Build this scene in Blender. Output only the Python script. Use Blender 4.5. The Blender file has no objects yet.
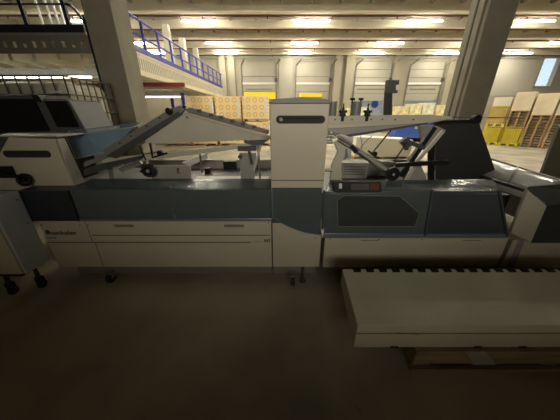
import bpy, bmesh, math, random
from mathutils import Vector, Matrix
random.seed(7)
C = bpy.context.scene.collection
F = 230.0; P = math.radians(22.8); H = 1.6
cp, sp = math.cos(P), math.sin(P)

# ---------- camera ----------
cam = bpy.data.cameras.new('camera'); camo = bpy.data.objects.new('camera', cam); C.objects.link(camo)
camo.location = (0, 0, H); camo.rotation_euler = (math.pi/2 - P, 0, 0)
cam.sensor_width = 36; cam.lens = 36*F/560; cam.clip_start = .02; cam.clip_end = 300
bpy.context.scene.camera = camo

def U(x, y, Y=None, Z=None, X=None):
    """place seen along pixel x,y at a known depth, height or side distance"""
    u = (x-280)/F; v = (210-y)/F
    d = Vector((u, cp + v*sp, -sp + v*cp))
    if Y is not None: t = Y/d.y
    elif Z is not None: t = (Z-H)/d.z
    else: t = X/d.x
    return Vector((0, 0, H)) + d*t

# ---------- materials ----------
MATS = {}
def mat(name, col, rough=.6, metal=0, var=0, scale=6, bump=0, spec=.5, stretch=(1,1,1), col2=None):
    if name in MATS: return MATS[name]
    m = bpy.data.materials.new(name); m.use_nodes = True
    nt = m.node_tree; b = nt.nodes['Principled BSDF']
    b.inputs['Base Color'].default_value = (*col, 1); b.inputs['Roughness'].default_value = rough
    b.inputs['Metallic'].default_value = metal; b.inputs['Specular IOR Level'].default_value = spec
    if var or bump:
        tc = nt.nodes.new('ShaderNodeTexCoord'); mp = nt.nodes.new('ShaderNodeMapping')
        mp.inputs['Scale'].default_value = stretch
        n = nt.nodes.new('ShaderNodeTexNoise'); n.inputs['Scale'].default_value = scale; n.inputs['Detail'].default_value = 6
        nt.links.new(tc.outputs['Object'], mp.inputs[0]); nt.links.new(mp.outputs[0], n.inputs['Vector'])
        if var:
            r = nt.nodes.new('ShaderNodeValToRGB')
            r.color_ramp.elements[0].position = .3; r.color_ramp.elements[1].position = .7
            c2 = col2 or tuple(min(1, c*(1+var)) for c in col)
            r.color_ramp.elements[0].color = (*[c*(1-var) for c in col], 1)
            r.color_ramp.elements[1].color = (*c2, 1)
            nt.links.new(n.outputs['Fac'], r.inputs[0]); nt.links.new(r.outputs[0], b.inputs['Base Color'])
        if bump:
            bp = nt.nodes.new('ShaderNodeBump'); bp.inputs['Strength'].default_value = bump
            nt.links.new(n.outputs['Fac'], bp.inputs['Height']); nt.links.new(bp.outputs[0], b.inputs['Normal'])
    MATS[name] = m; return m
def emit(name, col, s):
    m = bpy.data.materials.new(name); m.use_nodes = True; nt = m.node_tree
    b = nt.nodes['Principled BSDF']; b.inputs['Base Color'].default_value = (*col, 1)
    b.inputs['Emission Color'].default_value = (*col, 1); b.inputs['Emission Strength'].default_value = s
    return m
def acrylic(name, col, tcol, f, rough=.15):
    m = bpy.data.materials.new(name); m.use_nodes = True; nt = m.node_tree
    b = nt.nodes['Principled BSDF']; b.inputs['Base Color'].default_value = (*col, 1); b.inputs['Roughness'].default_value = rough
    t = nt.nodes.new('ShaderNodeBsdfTransparent'); t.inputs[0].default_value = (*tcol, 1)
    x = nt.nodes.new('ShaderNodeMixShader'); x.inputs[0].default_value = f
    o = nt.nodes['Material Output']
    nt.links.new(t.outputs[0], x.inputs[1]); nt.links.new(b.outputs[0], x.inputs[2]); nt.links.new(x.outputs[0], o.inputs[0])
    return m

BEIGE = mat('beige_paint', (.52, .47, .36), .45, var=.05, scale=2)
CREAM = mat('cream_plate', (.47, .44, .35), .5, var=.07, scale=4)
GREYP = mat('grey_paint', (.17, .17, .155), .45, var=.1, scale=8)
MGREY = mat('mid_grey', (.30, .29, .26), .5, var=.1, scale=8)
DGREY = mat('dark_grey', (.055, .056, .055), .45, var=.15, scale=10)
BLACK = mat('black_plastic', (.01, .01, .011), .4, spec=.2)
MATTE = mat('matte_black', (.02, .019, .018), .7)
STEEL = mat('steel', (.55, .55, .53), .3, metal=1)
DSTEEL = mat('dark_steel', (.22, .22, .21), .4, metal=.8)
WHITE = mat('white_paint', (.72, .73, .74), .45, var=.03, scale=3)
COOLW = mat('cool_white', (.50, .54, .58), .45, var=.03, scale=3)
SEAM = mat('seam_dark', (.10, .085, .06), .7)
PLINTH = mat('plinth', (.20, .18, .14), .6, var=.1)
BLUE = mat('blue_paint', (.055, .06, .45), .45)
BLUE_SHADED = mat('blue_paint_shaded', (.012, .012, .035), .5)  # blue railing paint with the shade of the unlit front put in
BLUEC = mat('blue_container', (.06, .13, .55), .5)
YELLOW = mat('yellow_paint', (.80, .66, .03), .5)
YBOX = mat('yellow_cage', (.72, .60, .12), .6, var=.1)
RED = mat('red_steel', (.36, .05, .035), .5)
SPRK = mat('pipe_red', (.16, .03, .025), .5)
CONC = mat('concrete', (.27, .25, .195), .85, var=.12, scale=3, bump=.15)
WALLM = mat('wall_plaster', (.35, .32, .245), .85, var=.05, scale=1)
DOORM = mat('door_panel', (.37, .35, .285), .6, var=.04, scale=1.5)
JOIST = mat('joist_cream', (.90, .84, .66), .7, var=.05, scale=2)
DECK = mat('deck_brown', (.10, .075, .05), .8, var=.2, scale=1)
TRIMG = mat('trim_grey', (.32, .33, .31), .6)
WOOD = mat('wood', (.24, .175, .095), .8, var=.3, scale=9, stretch=(.3, 3, 3), bump=.1)
PALW = mat('pallet_wood', (.50, .35, .19), .8, var=.2, scale=7)
KRAFT = mat('kraft', (.62, .45, .25), .8, var=.08, scale=3)
PALEB = mat('pale_box', (.78, .66, .46), .8, var=.08, scale=2, col2=(.85, .74, .56))
TAPE = mat('tape', (.30, .27, .21), .6)
PLAST = mat('tank_plastic', (.60, .57, .46), .5, var=.04)
CAGE = mat('cage_steel', (.10, .10, .09), .5, metal=.3)
SCREEN = mat('screen_red', (.16, .05, .04), .2)
GRUB = mat('grey_rubber', (.09, .09, .085), .7)
ACR = acrylic('smoked_acrylic', (.14, .165, .17), (.6, .66, .68), .55, .2)
ACRW = acrylic('dark_acrylic_window', (.07, .075, .075), (.45, .5, .52), .6, .2)
CLEAR = acrylic('clear_acrylic', (.25, .36, .46), (.75, .85, .92), .5, .04)
GLASSY = acrylic('glossy_cover', (.66, .68, .67), (.8, .85, .88), .75, .12)
def floor_mat():
    m = mat('floor_concrete', (.47, .43, .33), .62, var=.34, scale=1.1, bump=.03)
    nt = m.node_tree; b = nt.nodes['Principled BSDF']
    n2 = nt.nodes.new('ShaderNodeTexNoise'); n2.inputs['Scale'].default_value = 9; n2.inputs['Detail'].default_value = 8
    r2 = nt.nodes.new('ShaderNodeValToRGB'); r2.color_ramp.elements[0].position = .35; r2.color_ramp.elements[1].position = .62
    r2.color_ramp.elements[0].color = (.68, .66, .62, 1); r2.color_ramp.elements[1].color = (1, 1, 1, 1)
    mx = nt.nodes.new('ShaderNodeMixRGB'); mx.blend_type = 'MULTIPLY'; mx.inputs[0].default_value = .8
    src = b.inputs['Base Color'].links[0].from_socket
    nt.links.new(src, mx.inputs[1]); nt.links.new(n2.outputs['Fac'], r2.inputs[0]); nt.links.new(r2.outputs[0], mx.inputs[2])
    nt.links.new(mx.outputs[0], b.inputs['Base Color']); return m
FLOORM = floor_mat()
def carton_mat():
    m = bpy.data.materials.new('printed_carton'); m.use_nodes = True; nt = m.node_tree; b = nt.nodes['Principled BSDF']
    b.inputs['Roughness'].default_value = .8
    tc = nt.nodes.new('ShaderNodeTexCoord')
    sep = nt.nodes.new('ShaderNodeSeparateXYZ'); nt.links.new(tc.outputs['Object'], sep.inputs[0])
    def M(op, a, b_=None, v=None):
        n = nt.nodes.new('ShaderNodeMath'); n.operation = op
        nt.links.new(a, n.inputs[0])
        if b_ is not None: nt.links.new(b_, n.inputs[1])
        elif v is not None: n.inputs[1].default_value = v
        return n.outputs[0]
    def cell(s): return M('SUBTRACT', M('FRACT', M('ADD', M('MULTIPLY', s, v=3.0), v=30.5)), v=.5)
    fx, fz = cell(sep.outputs['X']), cell(sep.outputs['Z'])
    d = M('SQRT', M('ADD', M('MULTIPLY', fx, fx), M('MULTIPLY', fz, fz)))
    ring = M('LESS_THAN', M('ABSOLUTE', M('SUBTRACT', d, v=.27)), v=.085)
    mx = nt.nodes.new('ShaderNodeMixRGB'); mx.inputs[1].default_value = (.93, .73, .38, 1); mx.inputs[2].default_value = (.68, .42, .19, 1)
    k = nt.nodes.new('ShaderNodeMath'); k.operation = 'MULTIPLY'; nt.links.new(ring, k.inputs[0]); k.inputs[1].default_value = .65
    nt.links.new(k.outputs[0], mx.inputs[0]); nt.links.new(mx.outputs[0], b.inputs['Base Color']); return m
CARTON = carton_mat()
LAMP = emit('lamp_diffuser', (1, .92, .74), 135)

# ---------- mesh helpers ----------
class MB:
    def __init__(s): s.bm = bmesh.new()
    def box(s, a, b):
        x0, y0, z0 = a; x1, y1, z1 = b
        v = [s.bm.verts.new(p) for p in ((x0,y0,z0),(x1,y0,z0),(x1,y1,z0),(x0,y1,z0),(x0,y0,z1),(x1,y0,z1),(x1,y1,z1),(x0,y1,z1))]
        for f in ((0,3,2,1),(4,5,6,7),(0,1,5,4),(1,2,6,5),(2,3,7,6),(3,0,4,7)): s.bm.faces.new([v[i] for i in f])
        return s
    def prism(s, pts, vec):
        vec = Vector(vec); a = [s.bm.verts.new(p) for p in pts]; b = [s.bm.verts.new(Vector(p)+vec) for p in pts]
        s.bm.faces.new(a); s.bm.faces.new(b[::-1]); n = len(a)
        for i in range(n): s.bm.faces.new((a[i], b[i], b[(i+1) % n], a[(i+1) % n]))
        return s
    def hexa(s, lo, hi):
        a = [s.bm.verts.new(p) for p in lo]; b = [s.bm.verts.new(p) for p in hi]
        s.bm.faces.new(a[::-1]); s.bm.faces.new(b)
        for i in range(4): s.bm.faces.new((a[i], a[(i+1)%4], b[(i+1)%4], b[i]))
        return s
    def bar(s, p, q, w, h=None, up=(0,0,1)):
        h = h or w; p, q = Vector(p), Vector(q); d = (q-p).normalized(); up = Vector(up)
        if abs(d.dot(up)) > .98: up = Vector((0,1,0))
        r = d.cross(up).normalized(); t = r.cross(d).normalized()
        c = [r*w/2+t*h/2, -r*w/2+t*h/2, -r*w/2-t*h/2, r*w/2-t*h/2]
        return s.hexa([p+k for k in c], [q+k for k in c])
    def tube(s, p, q, r, n=14, r2=None):
        r2 = r if r2 is None else r2; p, q = Vector(p), Vector(q); d = (q-p).normalized()
        up = Vector((0,0,1)) if abs(d.z) < .9 else Vector((0,1,0)); a = d.cross(up).normalized(); b = a.cross(d)
        A = []; B = []
        for i in range(n):
            t = 2*math.pi*i/n; k = a*math.cos(t)+b*math.sin(t); A.append(s.bm.verts.new(p+k*r)); B.append(s.bm.verts.new(q+k*r2))
        s.bm.faces.new(A[::-1]); s.bm.faces.new(B)
        for i in range(n): s.bm.faces.new((A[i], A[(i+1)%n], B[(i+1)%n], B[i]))
        return s
    def torus(s, c, axis, R, r, n=20, m=8):
        c = Vector(c); d = Vector(axis).normalized(); up = Vector((0,0,1)) if abs(d.z) < .9 else Vector((0,1,0))
        a = d.cross(up).normalized(); b = a.cross(d); rows = []
        for i in range(n):
            t = 2*math.pi*i/n; k = a*math.cos(t)+b*math.sin(t)
            rows.append([s.bm.verts.new(c+k*(R+r*math.cos(2*math.pi*j/m))+d*r*math.sin(2*math.pi*j/m)) for j in range(m)])
        for i in range(n):
            for j in range(m): s.bm.faces.new((rows[i][j], rows[(i+1)%n][j], rows[(i+1)%n][(j+1)%m], rows[i][(j+1)%m]))
        return s
    def path(s, pts, r, n=8):
        for a, b in zip(pts, pts[1:]): s.tube(a, b, r, n)
        return s
    def build(s, name, m, parent=None, bevel=0, smooth=False):
        bmesh.ops.recalc_face_normals(s.bm, faces=s.bm.faces)
        me = bpy.data.meshes.new(name); s.bm.to_mesh(me); s.bm.free()
        vs = [v.co for v in me.vertices]
        if parent is not None:
            off = Vector((0,0,0)); q = parent
            while q is not None: off += Vector(q.location); q = q.parent
        else:
            off = Vector(((min(v.x for v in vs)+max(v.x for v in vs))/2, (min(v.y for v in vs)+max(v.y for v in vs))/2, min(v.z for v in vs)))
        me.transform(Matrix.Translation(-off)); me.materials.append(m)
        o = bpy.data.objects.new(name, me); C.objects.link(o)
        if parent is not None: o.parent = parent
        else: o.location = off
        if smooth:
            for p in me.polygons: p.use_smooth = True
        if bevel:
            b = o.modifiers.new('bevel', 'BEVEL'); b.width = bevel; b.segments = 2; b.limit_method = 'ANGLE'
        return o
def tag(o, label, cat, group=None, kind=None):
    o['label'] = label; o['category'] = cat
    if group: o['group'] = group
    if kind: o['kind'] = kind
    return o
def thing(name, label, cat, loc, group=None):
    o = bpy.data.objects.new(name, None); C.objects.link(o); o.location = loc; o.empty_display_size = .1
    return tag(o, label, cat, group)
def struct(o): o['kind'] = 'structure'; return o
def dup(root, loc, label=None, rz=None):
    r = root.copy(); C.objects.link(r); r.location = loc
    if rz is not None: r.rotation_euler = (0, 0, rz)
    if label: r['label'] = label
    for ch in list(root.children):
        c = ch.copy(); C.objects.link(c); c.parent = r
        for g in list(ch.children):
            d = g.copy(); C.objects.link(d); d.parent = c
    return r
def poly(pix, Y): return [U(x, y, Y=Y) for x, y in pix]
def text(s, size, loc, m, name, parent, bold=0.0, sx=1.0):
    cu = bpy.data.curves.new(name, 'FONT'); cu.body = s; cu.size = size; cu.extrude = .0012; cu.offset = bold
    t = bpy.data.objects.new(name+'_curve', cu); C.objects.link(t)
    bpy.context.view_layer.update()
    me = bpy.data.meshes.new_from_object(t.evaluated_get(bpy.context.evaluated_depsgraph_get()))
    bpy.data.objects.remove(t); me.transform(Matrix.Diagonal((sx, 1, 1, 1)))
    me.transform(Matrix.Rotation(math.pi/2, 4, 'X'))
    off = Vector((0,0,0)); q = parent
    while q is not None: off += Vector(q.location); q = q.parent
    me.transform(Matrix.Translation(Vector(loc)-off)); me.materials.clear(); me.materials.append(m)
    o = bpy.data.objects.new(name, me); C.objects.link(o); o.parent = parent
    return o

# ================= SETTING =================
X0, X1, YB, YR, ZC = -14.0, 30.0, 22.0, -8.0, 6.3
struct(MB().box((X0, YR, -.1), (X1, YB+14, 0)).build('floor', FLOORM))
struct(MB().box((X0, YR, ZC), (X1, YB+.3, ZC+.15)).build('ceiling', DECK))
struct(MB().box((X0-.3, YR, 0), (X0, YB+.3, ZC)).build('wall_left', WALLM))
struct(MB().box((X1, YR, 0), (X1+.3, YB+.3, ZC)).build('wall_right', WALLM))
# rear wall behind the camera
w = MB().box((X0, YR-.3, 0), (X1, YR, ZC))
struct(w.build('wall_rear', WALLM))
# back wall with openings
def bx(x, y): return U(x, y, Y=YB).x
def bz(x, y): return U(x, y, Y=YB).z
DR = [(242, 276), (296, 330), (355, 390), (408, 442)]
ztop = bz(280, 61)
doors = []
for a, b in DR:
    doors.append((U(a, 80, Y=YB).x, U(b, 80, Y=YB).x))
wx0, wx1 = bx(540, 70), bx(556, 70); wz0, wz1 = bz(540, 86), bz(540, 57)+.05
w = MB(); cur = X0
for a, b in doors:
    w.box((cur, YB, 0), (a, YB+.3, ZC)); w.box((a, YB, ztop), (b, YB+.3, ZC)); cur = b
w.box((cur, YB, 0), (wx0, YB+.3, ZC)); w.box((wx0, YB, 0), (wx1, YB+.3, wz0)); w.box((wx0, YB, wz1), (wx1, YB+.3, ZC))
w.box((wx1, YB, 0), (X1, YB+.3, ZC))
struct(w.build('wall_back', WALLM))
wf = MB()
for a, b in (((wx0-.1, YB-.06, wz0-.1), (wx0, YB, wz1)), ((wx1, YB-.06, wz0-.1), (wx1+.1, YB, wz1)), ((wx0, YB-.06, wz0-.1), (wx1, YB, wz0))): wf.box(a, b)
wo = struct(wf.build('window_1', TRIMG))
gl = acrylic('window_glass', (.75, .85, .95), (.95, .98, 1), .25, .1)
MB().box((wx0, YB+.1, wz0), (wx1, YB+.12, wz1)).build('pane', gl, wo)
# grey lower/upper panel of the right part of back wall
struct(MB().box((bx(492, 75), YB-.04, 3.0), (wx0-.12, YB, 5.6)).build('trim_1', mat('panel_grey', (.40, .38, .32), .8, var=.04)))
struct(MB().box((X0, YB-.12, bz(280, 58.5)), (X1, YB-.0, bz(280, 56))).build('trim_2', TRIMG))
n_trim = 3
# pilasters between doors
for px0, px1, yy in ((221, 227, 62), (230, 236, 58), (333, 340, 60), (344, 352, 60), (391, 398, 60), (444, 450, 60), (279, 293, 62)):
    a, b = U(px0, 80, Y=YB).x, U(px1, 80, Y=YB).x
    struct(MB().box((a, YB-(.1 if px0 == 279 else .35), 0), (b, YB, ZC-.3)).build('trim_%d' % n_trim, WALLM if px0 != 279 else DOORM, bevel=.02)); n_trim += 1
# dock doors
for i, (a, b) in enumerate(doors):
    zb = .0 if i < 2 else bz(370, 101)
    root = bpy.data.objects.new('door_%d' % (i+1), None); C.objects.link(root); root.location = ((a+b)/2, YB, zb); struct(root)
    d = MB(); k = 5; hh = (ztop-zb)/k
    for j in range(k): d.box((a+.02, YB+.04, zb+j*hh+.012), (b-.02, YB+.10, zb+(j+1)*hh-.012))
    d.build('door_panel', DOORM, root, bevel=.012)
    MB().box((a, YB+.1, zb), (b, YB+.11, ztop)).build('door_backing', SEAM, root)
    MB().box((a-.02, YB-.04, bz(260, 84.5)), (b+.02, YB+.05, bz(260, 82.5))).build('bumper_bar', WHITE, root)
    if i in (0, 2, 3):
        v = MB(); n = 14
        for j in range(n):
            xx = a+.3+(b-a-.6)*j/n; v.box((xx, YB+.02, bz(260, 90)), (xx+(b-a-.6)/n*.62, YB+.045, bz(260, 88.6)))
        v.build('vent_slots', SEAM, root)
    f = MB()
    for xx in (a-.06, b-.02): f.box((xx, YB-.10, 0 if i > 1 else .0), (xx+.08, YB+.0, ztop-.25))
    f.bar((a-.02, YB-.05, ztop-.3), (a+.35, YB-.5, ztop+.05), .07); f.bar((b+.02, YB-.05, ztop-.3), (b+.35, YB-.5, ztop+.05), .07)
    f.build('door_track', GREYP, root)
    MB().box((b-.1, YB-.14, bz(260, 82)), (b+.12, YB-.0, bz(260, 78))).build('motor_box', DGREY, root)
    if i == 0: MB().box((a+.1, YB-.1, bz(260, 99)), (b-.05, YB+.03, bz(260, 92))).build('yellow_panel', YELLOW, root)
    if i == 1: MB().box((a+.3, YB-.1, bz(260, 97)), (b-.6, YB+.03, bz(260, 93.5))).build('yellow_panel', YELLOW, root)
# joists, sprinkler pipes, lamp trunking
gy = [11.25+2.02*k for k in range(-3, 6)]
for k, y in enumerate(gy):
    struct(MB().box((X0, y-.10, 5.85), (X1, y+.14, ZC-.0)).build('trim_%d' % n_trim, JOIST)); n_trim += 1
    if k >= 0:
        p = MB().tube((X0+.1, y+.42, 5.93), (X1-.1, y+.42, 5.93), .075)
        j = X0+1
        while j < X1-1: p.tube((j, y+.42, 5.78), (j, y+.42, 5.95), .03, 8); j += 3.1
        struct(p.build('trim_%d' % n_trim, SPRK)); n_trim += 1
for k, y in enumerate(gy[:-1]):
    p = MB(); j = X0+.5
    while j < X1: p.box((j, y+.15, 6.16), (j+.11, y+1.9, ZC)); j += 1.35
    struct(p.build('trim_%d' % n_trim, MGREY)); n_trim += 1

def lampthing(label):
    t = thing('ceiling_lamp', label, 'ceiling lamp', (0, 0, 0), 'strip lamps under the hall ceiling')
    MB().box((-.86, -.04, .03), (.86, .04, .09)).build('housing', WHITE, t)
    MB().box((-.84, -.055, -.01), (.84, .055, .03)).build('diffuser', LAMP, t, bevel=.01)
    return t
rows = [(13.85, 182+16, 115/115, 5.72), (15.9, 0, 0, 5.72), (17.9, 206+13, 1, 5.72), (20.2, 218+11, 1, 5.72)]
lamp0 = None
zl = 5.78
for rname, y, start in (('over', 8.1, None), ('near', 10.1, None), ('first', 14.05, None), ('second', 17.95, None), ('third', 20.6, None)):  # overhead row closest to the viewpoint is added, to brighten joists and floor
    s0 = {'over': U(312, 19.5, Y=14.05).x, 'near': U(312, 19.5, Y=14.05).x, 'first': U(312, 19.5, Y=14.05).x, 'second': U(304.5, 43, Y=17.95).x, 'third': U(300, 53.5, Y=20.6).x}[rname]
    tr = MB().box((X0+.2, y-.035, zl+.09), (X1-.2, y+.035, zl+.14))
    struct(tr.build('trim_%d' % n_trim, WHITE)); n_trim += 1
    for q in range(-2, 4):
        x = s0 + q*5.55
        if not X0+1 < x < X1-1: continue
        order = ['fourth left', 'third left', 'second left', 'first left', 'middle', 'first right', 'second right', 'third right', 'fourth right', 'fifth right']
        side = 'nearest the middle' if q == 0 else ('%s to the %s of its middle one' % ({1: 'first', 2: 'second', 3: 'third'}[abs(q)], 'right' if q > 0 else 'left'))
        rr = {'over': 'added overhead row nearest', 'near': 'overhead row next nearest', 'first': 'nearest row', 'second': 'second nearest row', 'third': 'farthest row'}[rname]
        lab = 'strip lamp, %s, %s' % (rr, side)
        if lamp0 is None: lamp0 = lampthing(lab); lamp0.location = (x, y, zl)
        else: dup(lamp0, (x, y, zl), lab)

# ================= COLUMNS =================
def column(x0, x1, y0, y1, label, groove):
    t = thing('concrete_column', label, 'column', ((x0+x1)/2, (y0+y1)/2, 0))
    MB().box((x0, y0, 0), (x1, y1, ZC-.01)).build('shaft', CONC, t, bevel=.012)
    if groove:
        MB().box((x0-.03, y0+.10, 0), (x0+.01, y0+.24, ZC-.01)).build('conduit', CONC, t, bevel=.01)
        MB().box((x0-.012, y0+.29, 0), (x0+.01, y0+.33, ZC-.01)).build('groove', SEAM, t)
    return t
column(-3.41, -2.91, 5.0, 5.55, 'massive concrete column standing behind the left conveyor beside the mezzanine', False)
column(3.6, 4.09, 5.0, 5.5, 'massive concrete column standing behind the black board on the right', True)

# ================= MEZZANINE =================
mz = thing('mezzanine', 'raised storage platform with pale slab edge and blue railings on the left', 'mezzanine', (-8, 12, 0))
XE, ZF = -4.0, 3.2
MB().box((X0, 5.95, ZF-.06), (XE-.05, 18.0, ZF)).build('deck', MGREY, mz)
# side fascia: cream C profile
f = MB(); f.box((XE-.12, 5.95, 2.62), (XE, 18, 3.2)); f.box((XE-.2, 5.95, 2.60), (XE+.03, 18, 2.66)); f.box((XE-.1, 5.95, 3.12), (XE+.03, 18, 3.17))
f.build('side_beam', JOIST, mz)
r_ = MB(); y = 6.2
while y < 17.8: r_.box((XE, y, 2.75), (XE+.006, y+.05, 3.05)); y += .12
o = r_.build('perforation', mat('perf', (.52, .50, .42), .7), mz)
# underside joists
j = MB(); x = XE-.5
while x > X0: j.box((x-.05, 6.2, 2.72), (x+.03, 18, 3.14)); x -= .55
j.build('joist', JOIST, mz)
for y in (7.6, 11.2, 14.8):
    MB().box((X0, y, 2.55), (XE-.2, y+.18, 2.85)).build('cross_beam', WHITE, mz)
# front beam with oval cut-outs (real openings)
fb = MB(); yb = 5.8; za, zb2 = 2.78, 3.09
fb.box((X0, yb, 3.00), (XE+.05, yb+.05, zb2)); fb.box((X0, yb, za), (XE+.05, yb+.05, 2.88))
xs = XE-.02; prev = XE+.05
while xs > -8.5:
    c = xs-.12; fb.box((c+.042, yb, 2.88), (prev, yb+.02, 3.0)); prev = c-.042; xs -= .205
fb.box((X0, yb, 2.88), (prev, yb+.05, 3.0))
fb.build('front_beam', mat('beam_grey', (.22, .22, .20), .6), mz)
MB().box((X0, yb-.03, 3.09), (XE, yb+.03, 3.13)).build('front_edge', MGREY, mz)
MB().box((X0, yb-.02, 3.13), (XE-.02, yb+.03, 3.27)).build('kick_plate', BLUE_SHADED, mz)
x = U(24, 14, Y=5.8).x; stp = U(66, 14, Y=5.8).x-x
fr = MB()
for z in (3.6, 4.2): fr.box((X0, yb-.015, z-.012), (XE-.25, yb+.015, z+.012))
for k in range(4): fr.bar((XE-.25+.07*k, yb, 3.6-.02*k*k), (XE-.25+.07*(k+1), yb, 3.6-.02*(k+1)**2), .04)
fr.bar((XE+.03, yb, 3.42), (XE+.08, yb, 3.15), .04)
fr.build('front_rail', BLUE_SHADED, mz)
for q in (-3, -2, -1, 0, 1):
    MB().box((x+q*stp-.035, yb-.03, 3.13), (x+q*stp+.035, yb+.03, 4.22)).build('railing_post', BLUE_SHADED, mz)
# side railing along the edge
sr = MB()
for z in (3.62, 4.03): sr.tube((XE+.0, 6.0, z), (XE+.0, 18, z), .028, 8)
sr.build('side_rail', BLUE, mz)
MB().box((XE-.02, 5.95, ZF), (XE+.02, 18, ZF+.13)).build('side_kick_plate', BLUE, mz)
y = 7.2
while y < 18.0:
    MB().box((XE-.03, y-.025, ZF), (XE+.03, y+.025, 4.04)).build('railing_post', BLUE, mz); y += .95
MB().box((-3.50, 5.08, 0), (-3.415, 5.2, 3.1)).build('support_post', BLUE_SHADED, mz)
for xx, yy in ((-5.33, 14.0),):
    MB().box((xx-.07, yy-.07, 0), (xx+.07, yy+.07, 2.62)).build('support_post', BLUE, mz)
for yy in (9.5, 16.5):
    MB().box((-7.1, yy, 0), (-6.95, yy+.15, 2.6)).build('support_post', BLUE, mz)
# white uprights (ventilation pipes) on the mezzanine
for k, (px, yy) in enumerate(((40, 8.5), (49, 8.5), (56, 8.5), (62, 8.5))):
    xx = U(px, 15, Y=yy).x
    tag(MB().tube((xx, yy, ZF), (xx, yy, ZC-.01), .035, 10).build('riser_pipe', WHITE), 'thin white pipe rising from the platform, %s of four from the left' % ['first', 'second', 'third', 'fourth'][k], 'pipe', 'white pipes on the platform')
for k, (px, yy, wd) in enumerate(((170, 12.5, .28), (184, 14.5, .28), (196, 16.5, .28))):
    xx = U(px, 55, Y=yy).x
    tag(MB().box((xx-wd/2, yy-wd/2, ZF), (xx+wd/2, yy+wd/2, 5.2)).build('storage_locker', CREAM, bevel=.02), 'tall pale upright cabinet behind the blue side railing, %s of three' % ['nearest', 'middle', 'farthest'][k], 'cabinet', 'tall upright cabinets on the platform')
# under-platform items
a = U(140, 85, Y=9); b = U(184, 85, Y=9)
tag(MB().box((a.x-.6, 9, 2.58-.13), (b.x, 9.1, 2.58)).build('red_pipe', RED), 'red steel bar running under the platform edge', 'pipe')
t = thing('work_lamp', 'long strip lamp hanging below the platform above the cartons', 'lamp', (-6.0, 12, 2.3))
MB().box((-7.5, 11.95, 2.33), (-4.6, 12.05, 2.39)).build('housing', WHITE, t)
MB().box((-7.4, 11.96, 2.29), (-4.7, 12.04, 2.33)).build('diffuser', emit('under_lamp', (1, .96, .85), 14), t)
t = thing('work_lamp', 'strip lamp under the platform at far left above the tanks', 'lamp', (-8, 8.4, 2.6))
MB().box((-10.5, 7.05, 2.52), (-5.0, 7.15, 2.56)).build('housing', WHITE, t)
MB().box((-10.4, 7.06, 2.48), (-5.1, 7.14, 2.52)).build('diffuser', emit('under_lamp_far', (1, .95, .84), 6), t)
# shelving boxes seen between tank and column
ys = 8.5
for k, (y0, y1, m_, nm, lb) in enumerate(((84, 90, RED, 'red_box', 'flat red box on the stack seen between tank and column'), (90, 97, WHITE, 'white_box', 'white box in the stack seen between tank and column'), (97, 104, COOLW, 'pale_box', 'pale blue box in the stack seen between tank and column'), (104, 134, KRAFT, 'carton', 'brown carton at the base of the stack between tank and column'))):
    a = U(86, y0, Y=ys); b = U(106, y1, Y=ys)
    z0 = b.z if k < 3 else 0
    tag(MB().box((a.x-.4, ys, z0+.002), (b.x+.2, ys+.7, a.z-.002)).build(nm, m_, bevel=.01), lb, 'box')

# ================= CARTON STACKS =================
def loadthing(name, label, w_, h, d, m_, group, x, y, z, cat='carton', wrap=True):
    t = thing(name, label, cat, (x, y, z), group)
    p = MB()
    for k in range(3): p.box((x-w_/2+(w_-.1)*k/2, y-d/2, z), (x-w_/2+(w_-.1)*k/2+.1, y+d/2, z+.1))
    p.box((x-w_/2, y-d/2, z+.1), (x+w_/2, y+d/2, z+.125)); p.box((x-w_/2, y-d/2, z), (x+w_/2, y-d/2+.1, z+.02))
    p.build('pallet', PALW, t)
    MB().box((x-w_/2+.01, y-d/2+.01, z+.127), (x+w_/2-.01, y+d/2-.01, z+h)).build('box_body', m_, t, bevel=.015)
    if wrap: MB().box((x+w_/2-.16, y-d/2+.002, z+.3), (x+w_/2-.03, y-d/2+.01, z+h-.12)).build('paper_label', WHITE, t)
    return t
YS = 13.2
ph = ['left', 'middle', 'right']
for k, px in enumerate((201, 228, 255)):
    xx = U(px, 110, Y=YS-.6).x
    loadthing('printed_carton', 'large ring printed carton on the upper tier, %s of three' % ph[k], 1.30, 1.17, 1.2, CARTON, 'ring printed cartons', xx, YS, 1.21)
for k in range(5):
    xx = U(201, 110, Y=YS-.6).x + (k-1)*1.42
    loadthing('printed_carton', 'large ring printed carton on the floor tier, %s of five from the left' % ['first', 'second', 'third', 'fourth', 'fifth'][k], 1.30, 1.2, 1.2, CARTON, 'ring printed cartons', xx, YS, 0)

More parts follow.
